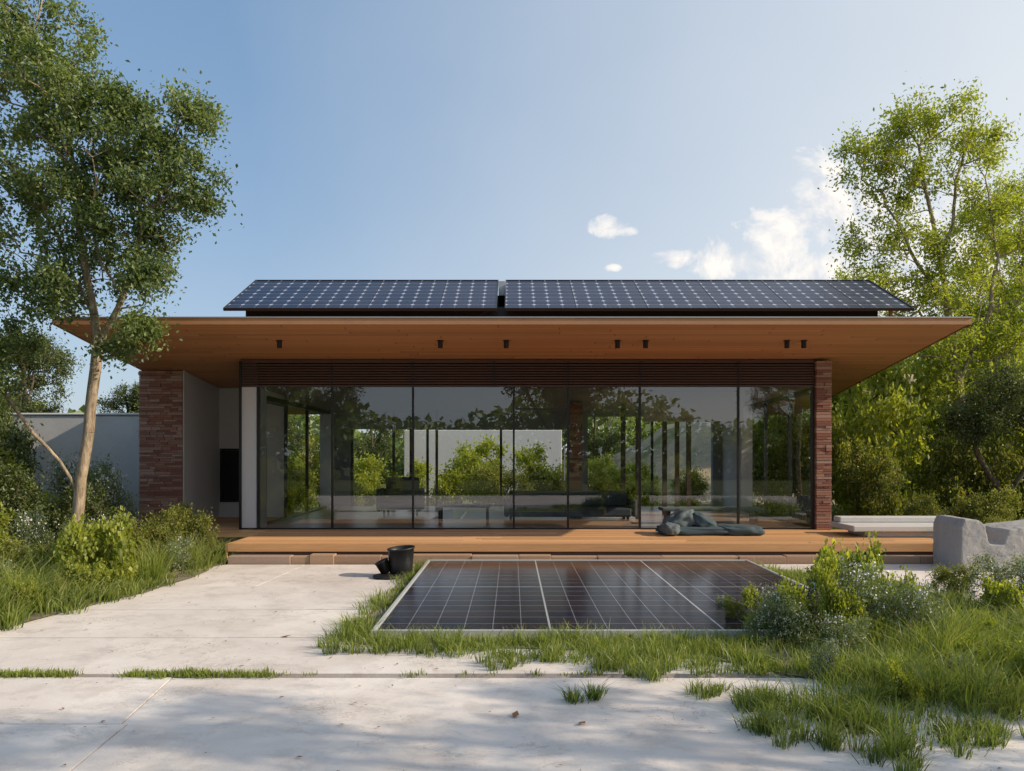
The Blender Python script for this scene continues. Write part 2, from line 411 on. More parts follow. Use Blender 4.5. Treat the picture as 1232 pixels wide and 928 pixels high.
# ------------------------------------------------------------------ house
H = empty('modern_house')
def soffz(y): return 3.385 - .0957 * (y - 11.75)
yb = 20.6
def ex(y): return 6.5 + (y - 11.75) * .068
y0 = 11.75
V = [(-ex(y0) + .03, y0 + .03, soffz(y0)), (ex(y0) - .03, y0 + .03, soffz(y0)), (ex(yb) - .03, yb, soffz(yb)), (-ex(yb) + .03, yb, soffz(yb))]
polymesh('soffit', V, [(0, 3, 2, 1)], M['soffit'], H)
zt, ztb = 3.47, 3.40
V = [(-ex(y0), y0, soffz(y0) - .006), (ex(y0), y0, soffz(y0) - .006), (ex(yb), yb + .05, soffz(yb) - .006), (-ex(yb), yb + .05, soffz(yb) - .006),
     (-ex(y0), y0, zt), (ex(y0), y0, zt), (ex(yb), yb + .05, ztb), (-ex(yb), yb + .05, ztb)]
polymesh('fascia', V, [BF[1], BF[2], BF[3], BF[4], BF[5]], M['fascia'], H)
boxes('roof_edge_flashing', [((-6.51, 11.735, 3.472), (6.51, 11.80, 3.487))], M['alu'], H)

lst = []
rr = random.Random(3); y = 11.92
while y < 14.05:
    x = -4.07
    while x < 6.3:
        L = rr.uniform(1.8, 4.2); x2 = min(6.33, x + L)
        if 6.33 - x2 < .5: x2 = 6.33
        lst.append(((x + .002, y + .004, .235), (x2 - .002, y + .139, .27 + rr.uniform(-.002, .002)))); x = x2
    y += .145
y = 13.08
while y < 16.75:
    x1 = -4.08 if y < 14.05 else -4.62
    xl = -6.2 if y < 14.9 else -5.93
    lst.append(((xl, y + .004, .235), (x1, y + .139, .27 + rr.uniform(-.002, .002)))); y += .145
boxes('deck_boards', lst, M['deck'], H, bevel=.003, cols=[(q, q, q) for q in [rr.random() for _ in lst]])
boxes('deck_rim', [((-4.07, 11.885, .15), (6.33, 11.915, .268)), ((-4.1, 11.89, .0), (-4.073, 14.0, .26)), ((6.333, 11.89, 0), (6.36, 14.0, .26))], M['deck'], H, bevel=.003, cols=[(.3,) * 3, (.5,) * 3, (.4,) * 3])
boxes('deck_joists', [((-4.06, 11.93, -.04), (6.32, 14.0, .225)), ((-6.18, 13.1, -.04), (-4.11, 16.7, .225))], M['mortar'], H)
lst = []; x = -4.0; cc = []; pal = [(.44, .31, .20), (.38, .26, .17), (.48, .37, .27), (.34, .24, .17), (.46, .33, .21), (.42, .34, .28)]
while x < 6.3:
    L = rr.uniform(.25, 1.1); x2 = min(6.32, x + L)
    lst.append(((x + .001, 11.68 + rr.uniform(0, .035), -.04), (x2 - .001, 11.883, .12 + rr.uniform(-.02, .01)))); cc.append(rr.choice(pal)); x = x2
boxes('stone_step', lst, M['brick'], H, bevel=.01, cols=cc)

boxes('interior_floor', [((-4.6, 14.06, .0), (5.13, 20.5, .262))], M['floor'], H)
def wallto(name, x0, x1, ya, yb_, z0, mat, drop=.012):
    V = [(x0, ya, z0), (x1, ya, z0), (x1, yb_, z0), (x0, yb_, z0), (x0, ya, soffz(ya) - drop), (x1, ya, soffz(ya) - drop), (x1, yb_, soffz(yb_) - drop), (x0, yb_, soffz(yb_) - drop)]
    return polymesh(name, V, BF, mat, H)
wallto('side_wall_white', -4.6, -4.34, 14.12, 14.7, -.02, M['white'])
wallto('side_wall_white_rear', -4.6, -4.34, 19.9, 20.5, -.02, M['white'])
wallto('side_wall_right_rear', 5.135, 5.38, 18.6, 20.5, -.02, M['white'])
boxes('side_window_head', [((5.135, 14.26, 2.62), (5.38, 18.59, 2.70)), ((-4.6, 14.71, 2.5), (-4.34, 19.89, 2.585))], M['dark'], H)
boxes('side_window_frames', [((5.2, 15.6, .262), (5.26, 15.66, 2.6)), ((5.2, 17.1, .262), (5.26, 17.16, 2.6)), ((5.19, 14.26, .262), (5.27, 18.59, .30)),
      ((-4.5, 16.4, .262), (-4.44, 16.46, 2.5)), ((-4.5, 18.1, .262), (-4.44, 18.16, 2.5)), ((-4.51, 14.71, .262), (-4.43, 19.89, .30))], M['dark'], H)
def seg(x0, x1, z0, z1): return ((x0, 20.3, z0), (x1, 20.48, z1))
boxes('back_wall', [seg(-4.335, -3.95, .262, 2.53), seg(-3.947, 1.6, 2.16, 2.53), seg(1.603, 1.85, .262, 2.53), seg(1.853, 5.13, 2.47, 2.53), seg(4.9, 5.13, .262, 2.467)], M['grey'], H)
boxes('back_window_frames', [((-3.94, 20.34, .27), (-3.88, 20.42, 2.15)), ((-2.1, 20.34, .27), (-2.04, 20.42, 2.15)), ((-.3, 20.34, .27), (-.24, 20.42, 2.15)), ((3.4, 20.34, .27), (3.46, 20.42, 2.46))], M['dark'], H)
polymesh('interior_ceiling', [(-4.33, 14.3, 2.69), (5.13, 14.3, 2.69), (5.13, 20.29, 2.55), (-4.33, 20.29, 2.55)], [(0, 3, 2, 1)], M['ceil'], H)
boxes('hanging_blind', [((2.36, 14.9, 2.17), (4.15, 14.93, 2.66)), ((2.34, 14.88, 2.13), (4.17, 14.95, 2.168))], M['blind'], H)
posts = []
for px_, yy in ((750, 17.2), (768, 16.4), (800, 17.6), (815, 18.4), (829, 17.2)):
    X = (px_ - 616) * yy / 1000; posts.append(((X - .045, yy, .263), (X + .045, yy + .09, 2.60)))
for X in (-2.75, -2.35, -1.75): posts.append(((X - .03, 19.3, .263), (X + .03, 19.36, 2.56)))
boxes('interior_posts', posts, simple('dark_timber', (.06, .04, .03), .6), H)
lst = [((-4.6, 14.09, 3.09), (5.13, 14.2, 3.152)), ((-4.6, 14.09, 2.685), (5.13, 14.18, 2.72))]
for i in range(8): lst.append(((-4.59, 14.075, 2.735 + i * .044), (5.12, 14.13, 2.735 + i * .044 + .026)))
boxes('louvre_band', lst, M['louvre'], H, bevel=.002)
boxes('louvre_backing', [((-4.335, 14.2, 2.70), (5.13, 14.23, 3.13)), ((-4.6, 14.10, 2.70), (-4.335, 14.116, 3.13))], M['dark'], H)
mull = [-4.3, -3.05, -1.68, .03, .95, 2.17, 3.84, 5.09]
lst = []
for x in mull: lst.append(((x - .017, 14.085, .27), (x + .017, 14.145, 2.683)))
for x in (-3.05, -1.68, -.3, .95, 2.17, 3.84): lst.append(((x - .008, 14.062, 2.70), (x + .008, 14.074, 3.12)))
lst += [((-4.6, 14.088, .262), (5.13, 14.15, .295)), ((.05, 14.09, 2.30), (.93, 14.14, 2.325)), ((-4.62, 14.06, .27), (-4.58, 14.09, 3.12))]
boxes('window_mullions', lst, M['dark'], H)
gl = [(a + .017, b - .017) for a, b in zip(mull[:-1], mull[1:])]
V = []; F = []
rg = random.Random(4)
for a, b in gl:
    k = len(V); w = rg.uniform(-.006, .006)
    V += [(a, 14.11 + w, .295), (b, 14.11 - w, .295), (b, 14.11 - w, 2.69), (a, 14.11 + w, 2.69)]; F.append((k, k + 1, k + 2, k + 3))
polymesh('window_glass', V, F, M['glass'], H)
boxes('door_handle', [((.88, 14.04, 1.1), (.90, 14.06, 1.7)), ((.88, 14.06, 1.15), (.90, 14.10, 1.17)), ((.88, 14.06, 1.63), (.90, 14.10, 1.65))], M['alu'], H)

def bricks(name, x0, x1, z0, zf, yf, seed):
    r = random.Random(seed); L = []; C = []; z = z0
    pal = [(.30, .12, .085), (.36, .17, .12), (.24, .09, .07), (.42, .24, .18), (.20, .085, .07), (.33, .20, .16), (.46, .33, .27)]
    while z < zf - .03:
        h = r.choice([.035, .045, .055]); x = x0 + 0.0; h = min(h, zf - z)
        while x < x1 - .01:
            l = r.uniform(.10, .30); x2 = x + l
            if x1 - x2 < .08: x2 = x1
            L.append(((x + .003, yf - r.uniform(0, .022), z + .003), (x2 - .003, yf + .1, z + h - .003))); C.append(r.choice(pal)); x = x2
        z += h
    return boxes(name, L, M['brick'], H, cols=C)
bricks('brick_wall', -6.73, -5.95, -.03, soffz(15.02) - .014, 15.0, 5)
boxes('brick_wall_core', [((-6.72, 15.02, -.04), (-5.955, 15.5, 2.9))], M['mortar'], H)
bricks('brick_pier', 5.132, 5.39, .0, soffz(14.05) - .02, 14.02, 8)
boxes('brick_pier_core', [((5.14, 14.04, -.02), (5.385, 14.24, 3.1))], M['mortar'], H)
bricks('interior_brick_pier', 1.16, 1.42, .263, 2.6, 16.8, 9)
boxes('interior_brick_pier_core', [((1.165, 16.82, .263), (1.415, 17.1, 2.6))], M['mortar'], H)
wallto('recess_side_wall', -6.12, -5.955, 15.51, 17.0, -.03, M['white'])
wallto('recess_side_wall_lining', -5.953, -5.93, 15.03, 17.0, -.03, M['white'])
wallto('recess_back_wall', -5.928, -4.61, 16.82, 17.0, -.03, M['white'])
boxes('recess_window', [((-5.86, 16.79, .62), (-5.0, 16.815, 1.62))], simple('dark_glazing', (.012, .013, .015), .1), H)
boxes('recess_window_frame', [((-5.90, 16.78, .58), (-4.96, 16.818, .618)), ((-5.90, 16.78, 1.622), (-4.96, 16.818, 1.66)), ((-5.90, 16.78, .62), (-5.862, 16.818, 1.62)), ((-4.998, 16.78, .62), (-4.96, 16.818, 1.62))], M['dark'], H)

for i, X in enumerate((-3.57, -1.1, -.09, 1.62, 2.05, 4.22, 4.48)):
    bm = bmesh.new(); bmesh.ops.create_cone(bm, cap_ends=True, segments=20, radius1=.038, radius2=.038, depth=.11)
    bmesh.ops.create_cone(bm, cap_ends=True, segments=20, radius1=.05, radius2=.05, depth=.012, matrix=Matrix.Translation((0, 0, .056)))
    me = bpy.data.meshes.new('downlight'); bm.to_mesh(me); bm.free()
    o = link(f'downlight_{i+1}', me, H, [M['dark']]); o.location = (X, 12.76, soffz(12.76) - .06)

def tilted(name, x0, x1, ya, za, yb_, zb, mat, e):
    L = math.hypot(yb_ - ya, zb - za)
    n = Vector((0, -(zb - za), (yb_ - ya))).normalized(); s = Vector((0, yb_ - ya, zb - za)).normalized()
    def P(x, u, w): return Vector((x, ya, za)) + s * u + n * w
    V = [P(x0, 0, -.03), P(x1, 0, -.03), P(x1, L, -.03), P(x0, L, -.03), P(x0, 0, 0), P(x1, 0, 0), P(x1, L, 0), P(x0, L, 0)]
    polymesh(name + '_backing', V, BF, M['dark'], e)
    f = .015
    V = [P(x0 + f, f, .004), P(x1 - f, f, .004), P(x1 - f, L - f, .004), P(x0 + f, L - f, .004)]
    o = polymesh(name + '_cells', V, [(0, 1, 2, 3)], mat, e)
    uvl = o.data.uv_layers.new(name='UVMap')
    for li, uv in enumerate([(0, 0), (x1 - x0 - 2 * f, 0), (x1 - x0 - 2 * f, L - 2 * f), (0, L - 2 * f)]): uvl.data[li].uv = uv
    def bar(a, b, c, d, nm, mt=M['dark'], h=.016):
        V = [P(a, c, .001), P(b, c, .001), P(b, d, .001), P(a, d, .001), P(a, c, h), P(b, c, h), P(b, d, h), P(a, d, h)]
        polymesh(nm, V, BF, mt, e)
    bar(x0, x1, 0, f, name + '_rail_front'); bar(x0, x1, L - f, L, name + '_rail_top')
    bar(x0, x0 + f, f, L - f, name + '_rail_a'); bar(x1 - f, x1, f, L - f, name + '_rail_b')
    k = 1; xx = x0 + 1.09
    while xx < x1 - .3:
        bar(xx - .006, xx + .006, f + .001, L - f - .001, f'{name}_seam_{k}', M['dark'], .008); xx += 1.09; k += 1
S1 = empty('solar_panel_array')
tilted('left_array', -4.38, -.23, 12.6, 3.745, 14.2, 4.51, M['roofsolar'], S1)
tilted('right_array', -.11, 6.1, 12.6, 3.745, 14.2, 4.51, M['roofsolar'], S1)
boxes('support_beam', [((-4.15, 12.95, 3.66), (5.7, 13.05, 3.84)), ((-4.15, 13.9, 3.55), (5.7, 14.0, 4.2))], M['dark'], S1)
lst = []
x = -4.1
while x < 5.75:
    lst.append(((x, 12.96, 3.45), (x + .05, 13.03, 3.655))); lst.append(((x, 13.85, 3.44), (x + .05, 13.895, 4.30))); x += .82
lst.append(((5.82, 12.8, 3.45), (5.86, 12.84, 3.80)))
boxes('support_posts', lst, M['fascia'], S1)
boxes('roof_vent', [((-.225, 13.9, 3.4), (-.115, 14.15, 4.44))], M['alu'], S1)

# ------------------------------------------------------------------ ground solar panel
G = empty('ground_solar_panel')
gx0, gx1, gy0, gy1 = -1.17, 3.27, 6.9, 11.54
fw = .035; zt = .075
boxes('frame', [((gx0, gy0, .012), (gx1, gy0 + fw, zt + .006)), ((gx0, gy1 - fw, .012), (gx1, gy1, zt + .006)),
                ((gx0, gy0 + fw + .001, .012), (gx0 + fw, gy1 - fw - .001, zt + .006)), ((gx1 - fw, gy0 + fw + .001, .012), (gx1, gy1 - fw - .001, zt + .006))], M['panelframe'], G, bevel=.003)
boxes('tray', [((gx0 + fw + .002, gy0 + fw + .002, .01), (gx1 - fw - .002, gy1 - fw - .002, zt - .008))], M['dark'], G)
o = polymesh('cells', [(gx0 + fw + .002, gy0 + fw + .002, zt - .003), (gx1 - fw - .002, gy0 + fw + .002, zt - .003), (gx1 - fw - .002, gy1 - fw - .002, zt - .003), (gx0 + fw + .002, gy1 - fw - .002, zt - .003)], [(0, 1, 2, 3)], M['gsolar'], G)
uvl = o.data.uv_layers.new(name='UVMap')
for li, uv in enumerate([(0, 0), (4.4, 0), (4.4, 4.6), (0, 4.6)]): uvl.data[li].uv = uv

# ------------------------------------------------------------------ small objects
def sup(name, c, s, rot, mat, parent, e=2.6, noise_amp=.02, seed=0):
    bm = bmesh.new(); bmesh.ops.create_uvsphere(bm, u_segments=48, v_segments=30, radius=1)
    for v in bm.verts:
        p = v.co; q = Vector([math.copysign(abs(a) ** (2 / e), a) for a in p])
        nz = mnoise.noise(q * 2.2 + Vector((seed, seed * 2, 0))) * noise_amp * 3 + mnoise.noise(q * 6 + Vector((seed, 0, 3))) * noise_amp
        q = q * (1 + nz / .35 * .5)
        v.co = Vector((q.x * s[0], q.y * s[1], q.z * s[2]))
    for f in bm.faces: f.smooth = True
    me = bpy.data.meshes.new(name); bm.to_mesh(me); bm.free()
    o = link(name, me, parent, [mat]); o.location = c; o.rotation_euler = rot; return o
C = empty('folded_lounge_cushion')
sup('back_section', (2.68, 13.30, .47), (.26, .28, .15), (0, -.45, .05), M['cush2'], C, 3.0, .04, 1)
sup('back_fold', (3.02, 13.28, .45), (.24, .28, .13), (0, .55, .05), M['cush'], C, 3.0, .04, 2)
sup('seat_section', (2.92, 13.25, .34), (.60, .32, .075), (0, 0, .03), M['cush'], C, 3.6, .03, 4)
sup('foot_section', (3.60, 13.2, .345), (.36, .28, .08), (0, .04, -.06), M['cush'], C, 3.6, .04, 5)
sup('head_roll', (2.48, 13.05, .37), (.14, .22, .10), (0, .1, .1), M['cush2'], C, 2.6, .04, 3)

T = empty('black_tub', (-1.44, 10.55, 0))
def lathe(name, prof, seg, mat, parent, loc=(0, 0, 0), rot=(0, 0, 0), shear=0.0):
    V = []; F = []
    for r, z in prof:
        for i in range(seg):
            a = 2 * math.pi * i / seg; V.append((r * math.cos(a), r * math.sin(a), z + shear * r * math.cos(a) * (z / max(1e-6, prof[len(prof) // 2][1]))))
    for j in range(len(prof) - 1):
        for i in range(seg):
            k = (i + 1) % seg; F.append((j * seg + i, j * seg + k, (j + 1) * seg + k, (j + 1) * seg + i))
    o = polymesh(name, V, F, mat, parent)
    for p in o.data.polygons: p.use_smooth = True
    o.location = loc; o.rotation_euler = rot; return o
pr = [(.001, .01), (.13, .01), (.14, .03), (.155, .18), (.165, .34), (.175, .345), (.175, .36), (.155, .36), (.145, .3), (.14, .27), (.001, .26)]
lathe('tub', pr, 36, M['blacktub'], T, (.03, 0, 0), (.03, .0, .3), .1)
lathe('tub_lid', [(.001, .0), (.2, .0), (.2, .02), (.18, .028), (.001, .028)], 32, M['blacktub'], T, (-.10, -.14, .008))
lathe('inner_pot', [(.001, .0), (.07, 0), (.085, .15), (.09, .152), (.09, .165), (.075, .165), (.001, .03)], 28, M['blacktub'], T, (-.14, -.05, .05), (.1, -.45, 0))

def rockblock(name, prof, y0_, y1_, loc, mat, seed, amp=.05, vox=.035, rot=0):
    n = len(prof); V = [(x, y0_, z) for x, z in prof] + [(x, y1_, z) for x, z in prof]
    F = [tuple(range(n - 1, -1, -1)), tuple(range(n, 2 * n))] + [(i, (i + 1) % n, n + (i + 1) % n, n + i) for i in range(n)]
    o = polymesh(name, V, F, mat); o.location = loc; o.rotation_euler = (0, 0, rot)
    bm = bmesh.new(); bm.from_mesh(o.data); bmesh.ops.recalc_face_normals(bm, faces=bm.faces); bm.to_mesh(o.data); bm.free()
    r = o.modifiers.new('r', 'REMESH'); r.mode = 'VOXEL'; r.voxel_size = vox
    s = o.modifiers.new('s', 'SMOOTH'); s.iterations = 4
    for k, (sz, st) in enumerate(((.35, amp), (.07, amp * .4))):
        tx = bpy.data.textures.new(name + str(k), 'CLOUDS'); tx.noise_scale = sz; tx.noise_depth = 4
        d = o.modifiers.new('d', 'DISPLACE'); d.texture = tx; d.strength = st; d.mid_level = .5
    return o
rockblock('stone_seat', [(0, -.05), (1.7, -.05), (1.7, .62), (1.25, .63), (.80, .58), (.62, .55), (.56, .36), (.36, .36), (.31, .60), (.25, .68), (.05, .70), (.0, .6)], 0, .75, (5.90, 10.9, 0), M['rock'], 1, amp=.03, vox=.022)
PL = empty('concrete_planter')
boxes('planter_base', [((5.45, 12.75, .272), (7.0, 13.5, .36))], M['concrete'], PL, bevel=.015)
boxes('planter_cap', [((5.2, 12.65, .362), (7.1, 13.6, .45)), ((5.25, 13.3, .452), (7.05, 13.58, .54))], M['concrete'], PL, bevel=.015)
boxes('planter_plinth', [((6.37, 12.72, -.04), (7.2, 13.62, .268))], M['concrete'], PL, bevel=.01)

SF = empty('sofa')
boxes('sofa_body', [((-.05, 15.9, .34), (2.3, 16.6, .52)), ((-.05, 16.45, .521), (2.3, 16.62, .82)), ((-.15, 15.9, .34), (-.052, 16.6, .68)), ((2.302, 15.9, .34), (2.4, 16.6, .68))], M['sofa'], SF, bevel=.04)
boxes('sofa_legs', [((x, y, .262), (x + .05, y + .05, .345)) for x in (-.05, 2.2) for y in (15.95, 16.5)], M['dark'], SF)
TB = empty('coffee_table')
boxes('table_top', [((-1.4, 15.3, .56), (-.4, 15.9, .60))], M['louvre'], TB, bevel=.01)
boxes('table_legs', [((x, y, .262), (x + .04, y + .04, .56)) for x in (-1.36, -.48) for y in (15.34, 15.82)], M['dark'], TB)
BN = empty('bench')
boxes('bench_seat', [((2.75, 15.2, .50), (4.6, 15.65, .56))], M['cush2'], BN, bevel=.015)
boxes('bench_legs', [((x, 15.25, .262), (x + .06, 15.6, .50)) for x in (2.85, 4.45)], M['dark'], BN)
for X, Y in ((-2.3, 17.2),):
    A_ = empty('armchair', (X, Y, .262))
    boxes('seat', [((-.35, -.35, .15), (.35, .35, .40))], M['sofa'], A_, bevel=.05)
    boxes('back', [((-.35, .22, .402), (.35, .38, .80))], M['sofa'], A_, bevel=.05)
    boxes('arms', [((-.46, -.35, .12), (-.352, .36, .58)), ((.352, -.35, .12), (.46, .36, .58))], M['sofa'], A_, bevel=.04)
    boxes('legs', [((x, y, 0), (x + .04, y + .04, .15)) for x in (-.32, .28) for y in (-.32, .28)], M['dark'], A_)

boxes('garden_wall', [((-16, 17.6, -.05), (-6.75, 17.85, 2.36)), ((-16, 17.57, 2.362), (-6.75, 17.88, 2.42))], M['offwhite'], bevel=.03)
boxes('garden_wall', [((-3.9, 30, -.05), (1.8, 30.2, 2.42))], M['white'], bevel=.02)  # added white wall, stands in for the bright strip behind the glazing
def terrain(name, x0, x1, y0_, y1_, nx, ny, fn, mat):
    V = []; F = []
    for j in range(ny + 1):
        for i in range(nx + 1):
            x = x0 + (x1 - x0) * i / nx; y = y0_ + (y1_ - y0_) * j / ny; V.append((x, y, fn(x, y)))
    for j in range(ny):
        for i in range(nx): k = j * (nx + 1) + i; F.append((k, k + 1, k + nx + 2, k + nx + 1))
    o = polymesh(name, V, F, mat)
    for p in o.data.polygons: p.use_smooth = True
    return o
def sl(x, y):
    h = 5.0 * max(0, min(1, (x - 1.5) / 9)) * max(0, min(1, (y - 26) / 7)) * max(0, min(1, (46 - y) / 8)) * max(0, min(1, (30 - x) / 14))
    return -.3 + h * (1 + .25 * mnoise.noise(Vector((x * .3, y * .3, 0)))) + .3 * mnoise.noise(Vector((x * .9, y * .9, 3))) * min(1, h)
terrain('hillside', 0, 32, 25, 48, 90, 60, sl, M['hillsoil'])
def mt(x, y):
    return -5 + max(0, 62 * math.exp(-((x - 230) / 150) ** 2) + 25 * math.exp(-((x + 300) / 120) ** 2)) * math.exp(-((y - 480) / 80) ** 2) * (1 + .35 * mnoise.noise(Vector((x * .012, y * .012, 1))))
terrain('mountain', -600, 700, 300, 660, 120, 40, mt, M['mountain'])

# ------------------------------------------------------------------ vegetation
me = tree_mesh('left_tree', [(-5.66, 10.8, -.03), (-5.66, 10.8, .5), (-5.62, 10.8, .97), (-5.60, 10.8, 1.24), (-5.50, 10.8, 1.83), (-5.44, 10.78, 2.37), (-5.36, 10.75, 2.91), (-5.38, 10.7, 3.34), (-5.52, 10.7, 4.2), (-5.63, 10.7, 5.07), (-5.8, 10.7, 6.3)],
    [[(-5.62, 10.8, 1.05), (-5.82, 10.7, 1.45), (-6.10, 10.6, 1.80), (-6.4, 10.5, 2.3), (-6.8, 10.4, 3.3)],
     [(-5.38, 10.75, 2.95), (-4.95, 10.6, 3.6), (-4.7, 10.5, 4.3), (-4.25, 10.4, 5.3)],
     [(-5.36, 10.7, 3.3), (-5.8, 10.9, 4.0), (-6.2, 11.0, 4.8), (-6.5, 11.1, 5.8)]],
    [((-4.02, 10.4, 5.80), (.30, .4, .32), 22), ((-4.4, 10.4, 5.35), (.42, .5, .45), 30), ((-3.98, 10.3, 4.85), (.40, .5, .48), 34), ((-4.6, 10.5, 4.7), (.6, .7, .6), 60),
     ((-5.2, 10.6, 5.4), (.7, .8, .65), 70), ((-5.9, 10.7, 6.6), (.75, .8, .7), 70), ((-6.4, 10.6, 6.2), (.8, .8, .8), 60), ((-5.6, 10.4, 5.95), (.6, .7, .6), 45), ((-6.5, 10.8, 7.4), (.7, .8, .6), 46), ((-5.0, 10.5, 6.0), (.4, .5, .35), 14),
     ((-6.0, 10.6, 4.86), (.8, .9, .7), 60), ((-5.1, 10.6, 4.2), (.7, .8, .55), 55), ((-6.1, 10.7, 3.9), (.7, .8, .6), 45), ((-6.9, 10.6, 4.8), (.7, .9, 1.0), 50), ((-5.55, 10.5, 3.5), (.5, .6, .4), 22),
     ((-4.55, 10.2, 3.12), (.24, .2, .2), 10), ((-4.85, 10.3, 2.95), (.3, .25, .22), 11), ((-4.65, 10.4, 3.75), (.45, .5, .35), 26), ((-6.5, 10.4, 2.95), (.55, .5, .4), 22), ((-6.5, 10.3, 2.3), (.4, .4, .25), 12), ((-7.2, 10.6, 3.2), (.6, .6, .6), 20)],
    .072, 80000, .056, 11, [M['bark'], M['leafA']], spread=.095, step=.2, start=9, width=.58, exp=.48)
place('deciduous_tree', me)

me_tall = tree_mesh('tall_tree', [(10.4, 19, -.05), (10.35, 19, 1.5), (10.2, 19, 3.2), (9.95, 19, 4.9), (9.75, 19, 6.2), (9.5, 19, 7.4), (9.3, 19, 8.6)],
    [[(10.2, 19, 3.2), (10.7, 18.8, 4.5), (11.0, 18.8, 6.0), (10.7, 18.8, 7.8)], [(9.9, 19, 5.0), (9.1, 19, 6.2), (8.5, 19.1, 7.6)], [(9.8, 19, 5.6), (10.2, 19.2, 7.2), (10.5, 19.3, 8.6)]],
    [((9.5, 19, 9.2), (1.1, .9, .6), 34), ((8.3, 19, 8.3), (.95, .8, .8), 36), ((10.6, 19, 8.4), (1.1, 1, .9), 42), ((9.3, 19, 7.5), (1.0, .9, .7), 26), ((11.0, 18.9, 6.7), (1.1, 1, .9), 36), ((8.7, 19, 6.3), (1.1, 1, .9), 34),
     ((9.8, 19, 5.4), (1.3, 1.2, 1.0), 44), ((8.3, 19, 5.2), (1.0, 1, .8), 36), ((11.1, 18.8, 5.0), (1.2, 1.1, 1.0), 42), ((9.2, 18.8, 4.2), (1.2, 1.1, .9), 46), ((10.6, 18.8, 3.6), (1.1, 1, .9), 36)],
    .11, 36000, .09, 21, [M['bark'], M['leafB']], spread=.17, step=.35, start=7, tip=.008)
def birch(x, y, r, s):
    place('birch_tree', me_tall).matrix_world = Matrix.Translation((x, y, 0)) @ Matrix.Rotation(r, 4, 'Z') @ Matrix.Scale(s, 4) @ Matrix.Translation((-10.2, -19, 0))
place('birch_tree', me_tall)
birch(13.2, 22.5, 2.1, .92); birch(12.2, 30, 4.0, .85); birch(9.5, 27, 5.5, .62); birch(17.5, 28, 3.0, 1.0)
# slim young trees beyond the right side: streaky shade over the foreground
slim = []
for i in range(9):
    z = 3.0 + i * .38; slim.append(((.5 * math.sin(i * 2.4), .3 * math.cos(i * 2.4), z), (.45, .3, .35), 9))
me_slim = tree_mesh('slim_tree', [(0, 0, -.05), (.03, 0, 1.2), (0, .03, 2.4), (.04, 0, 3.8), (0, 0, 5.2), (0, 0, 6.3)], [], slim, .07, 3600, .08, 61, [M['bark'], M['leafB']], spread=.12, step=.3, start=8, tip=.007)
for (x, y, s) in ((8.6, 2.75, 1.0), (9.4, 2.20, 1.05), (9.6, 1.45, 1.0), (10.6, 3.3, .95)):
    place('young_tree', me_slim, (x, y, 0), x * 7, s)

cl = []
rr = random.Random(5)
for i in range(16):
    a = rr.uniform(0, 6.28); z = rr.uniform(2.6, 6.4); r = 1.9 * math.sin(math.pi * (z - 1.8) / 5.4) * rr.uniform(.4, 1)
    cl.append(((r * math.cos(a), r * math.sin(a), z), (.9, .9, .6), 22))
me_gen = tree_mesh('round_tree', [(0, 0, -.05), (.05, 0, 1.0), (.0, .08, 2.0), (.1, 0, 3.2), (0, 0, 4.6), (.05, .05, 5.8)], [[(0, 0, 1.6), (.7, .3, 2.7), (1.3, .5, 3.8)], [(0, 0, 1.9), (-.7, -.2, 3.0), (-1.3, .2, 4.2)]],
    cl, .15, 28000, .10, 31, [M['barkd'], M['leafC']], spread=.16, step=.35, start=5, tip=.008)
for (x, y, r, s) in ((-8.0, -5, 0, .95), (-12, -8, 1, 1.2), (2.5, -9, 3, 1.35), (11.5, -6.5, 4, .8),
                     (-4.9, 29, 1.1, .5), (-10.5, 27, 3, .7), (-9.2, 21, 4, .5), (-13.5, 23, 2, .75), (3.4, 34, 3.3, .6), (-.6, 33, .2, .6), (-7.2, 25.5, 5, .55)):
    place('oak_tree', me_gen, (x, y, -.03), r, s)
me = tree_mesh('small_dark', [(8.75, 14.6, -.05), (8.65, 14.6, .5), (8.55, 14.6, .95), (8.45, 14.6, 1.5)], [[(8.6, 14.6, .7), (8.9, 14.5, 1.2), (9.2, 14.5, 1.8)], [(8.55, 14.6, .9), (8.2, 14.6, 1.5), (8.0, 14.5, 2.0)]],
    [((8.1, 14.5, 2.1), (.5, .6, .35), 40), ((8.7, 14.5, 2.4), (.6, .7, .45), 50), ((9.3, 14.5, 2.2), (.6, .7, .5), 50), ((8.5, 14.3, 2.75), (.5, .5, .3), 24)], .065, 18000, .055, 41, [M['barkd'], M['leafC']], spread=.11, step=.18, start=3)
place('olive_tree', me)

def shrubmesh(name, seed, nleaf, leaf, mats, n=90, flowers=0, hz=1.2, width=.5, spread=.07, stems=5):
    r = random.Random(seed); limbs = []
    for i in range(stems):
        a = r.uniform(0, 6.28); limbs.append([(0, 0, .02), (.25 * math.cos(a), .25 * math.sin(a), .45 * hz), (.5 * math.cos(a), .5 * math.sin(a), .8 * hz)])
    cl = []
    for i in range(7):
        a = r.uniform(0, 6.28); q = r.uniform(.2, .65); cl.append(((q * math.cos(a), q * math.sin(a), hz * r.uniform(.3, .95)), (.42, .42, .34 * hz), n // 7))
    return tree_mesh(name, [(0, 0, -.05), (0, 0, .03), (.02, 0, .1)], limbs, cl, .03, nleaf, leaf, seed, mats, spread=spread, step=.12, start=1, tip=.004, flowers=flowers, width=width)
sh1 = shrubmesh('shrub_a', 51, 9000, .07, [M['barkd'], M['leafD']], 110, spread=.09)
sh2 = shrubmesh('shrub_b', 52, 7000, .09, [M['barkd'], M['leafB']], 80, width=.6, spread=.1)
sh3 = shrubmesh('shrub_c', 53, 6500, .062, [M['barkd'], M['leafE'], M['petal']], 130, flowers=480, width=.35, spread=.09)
sh4 = shrubmesh('shrub_d', 54, 9000, .065, [M['barkd'], M['leafC']], 110, spread=.09)
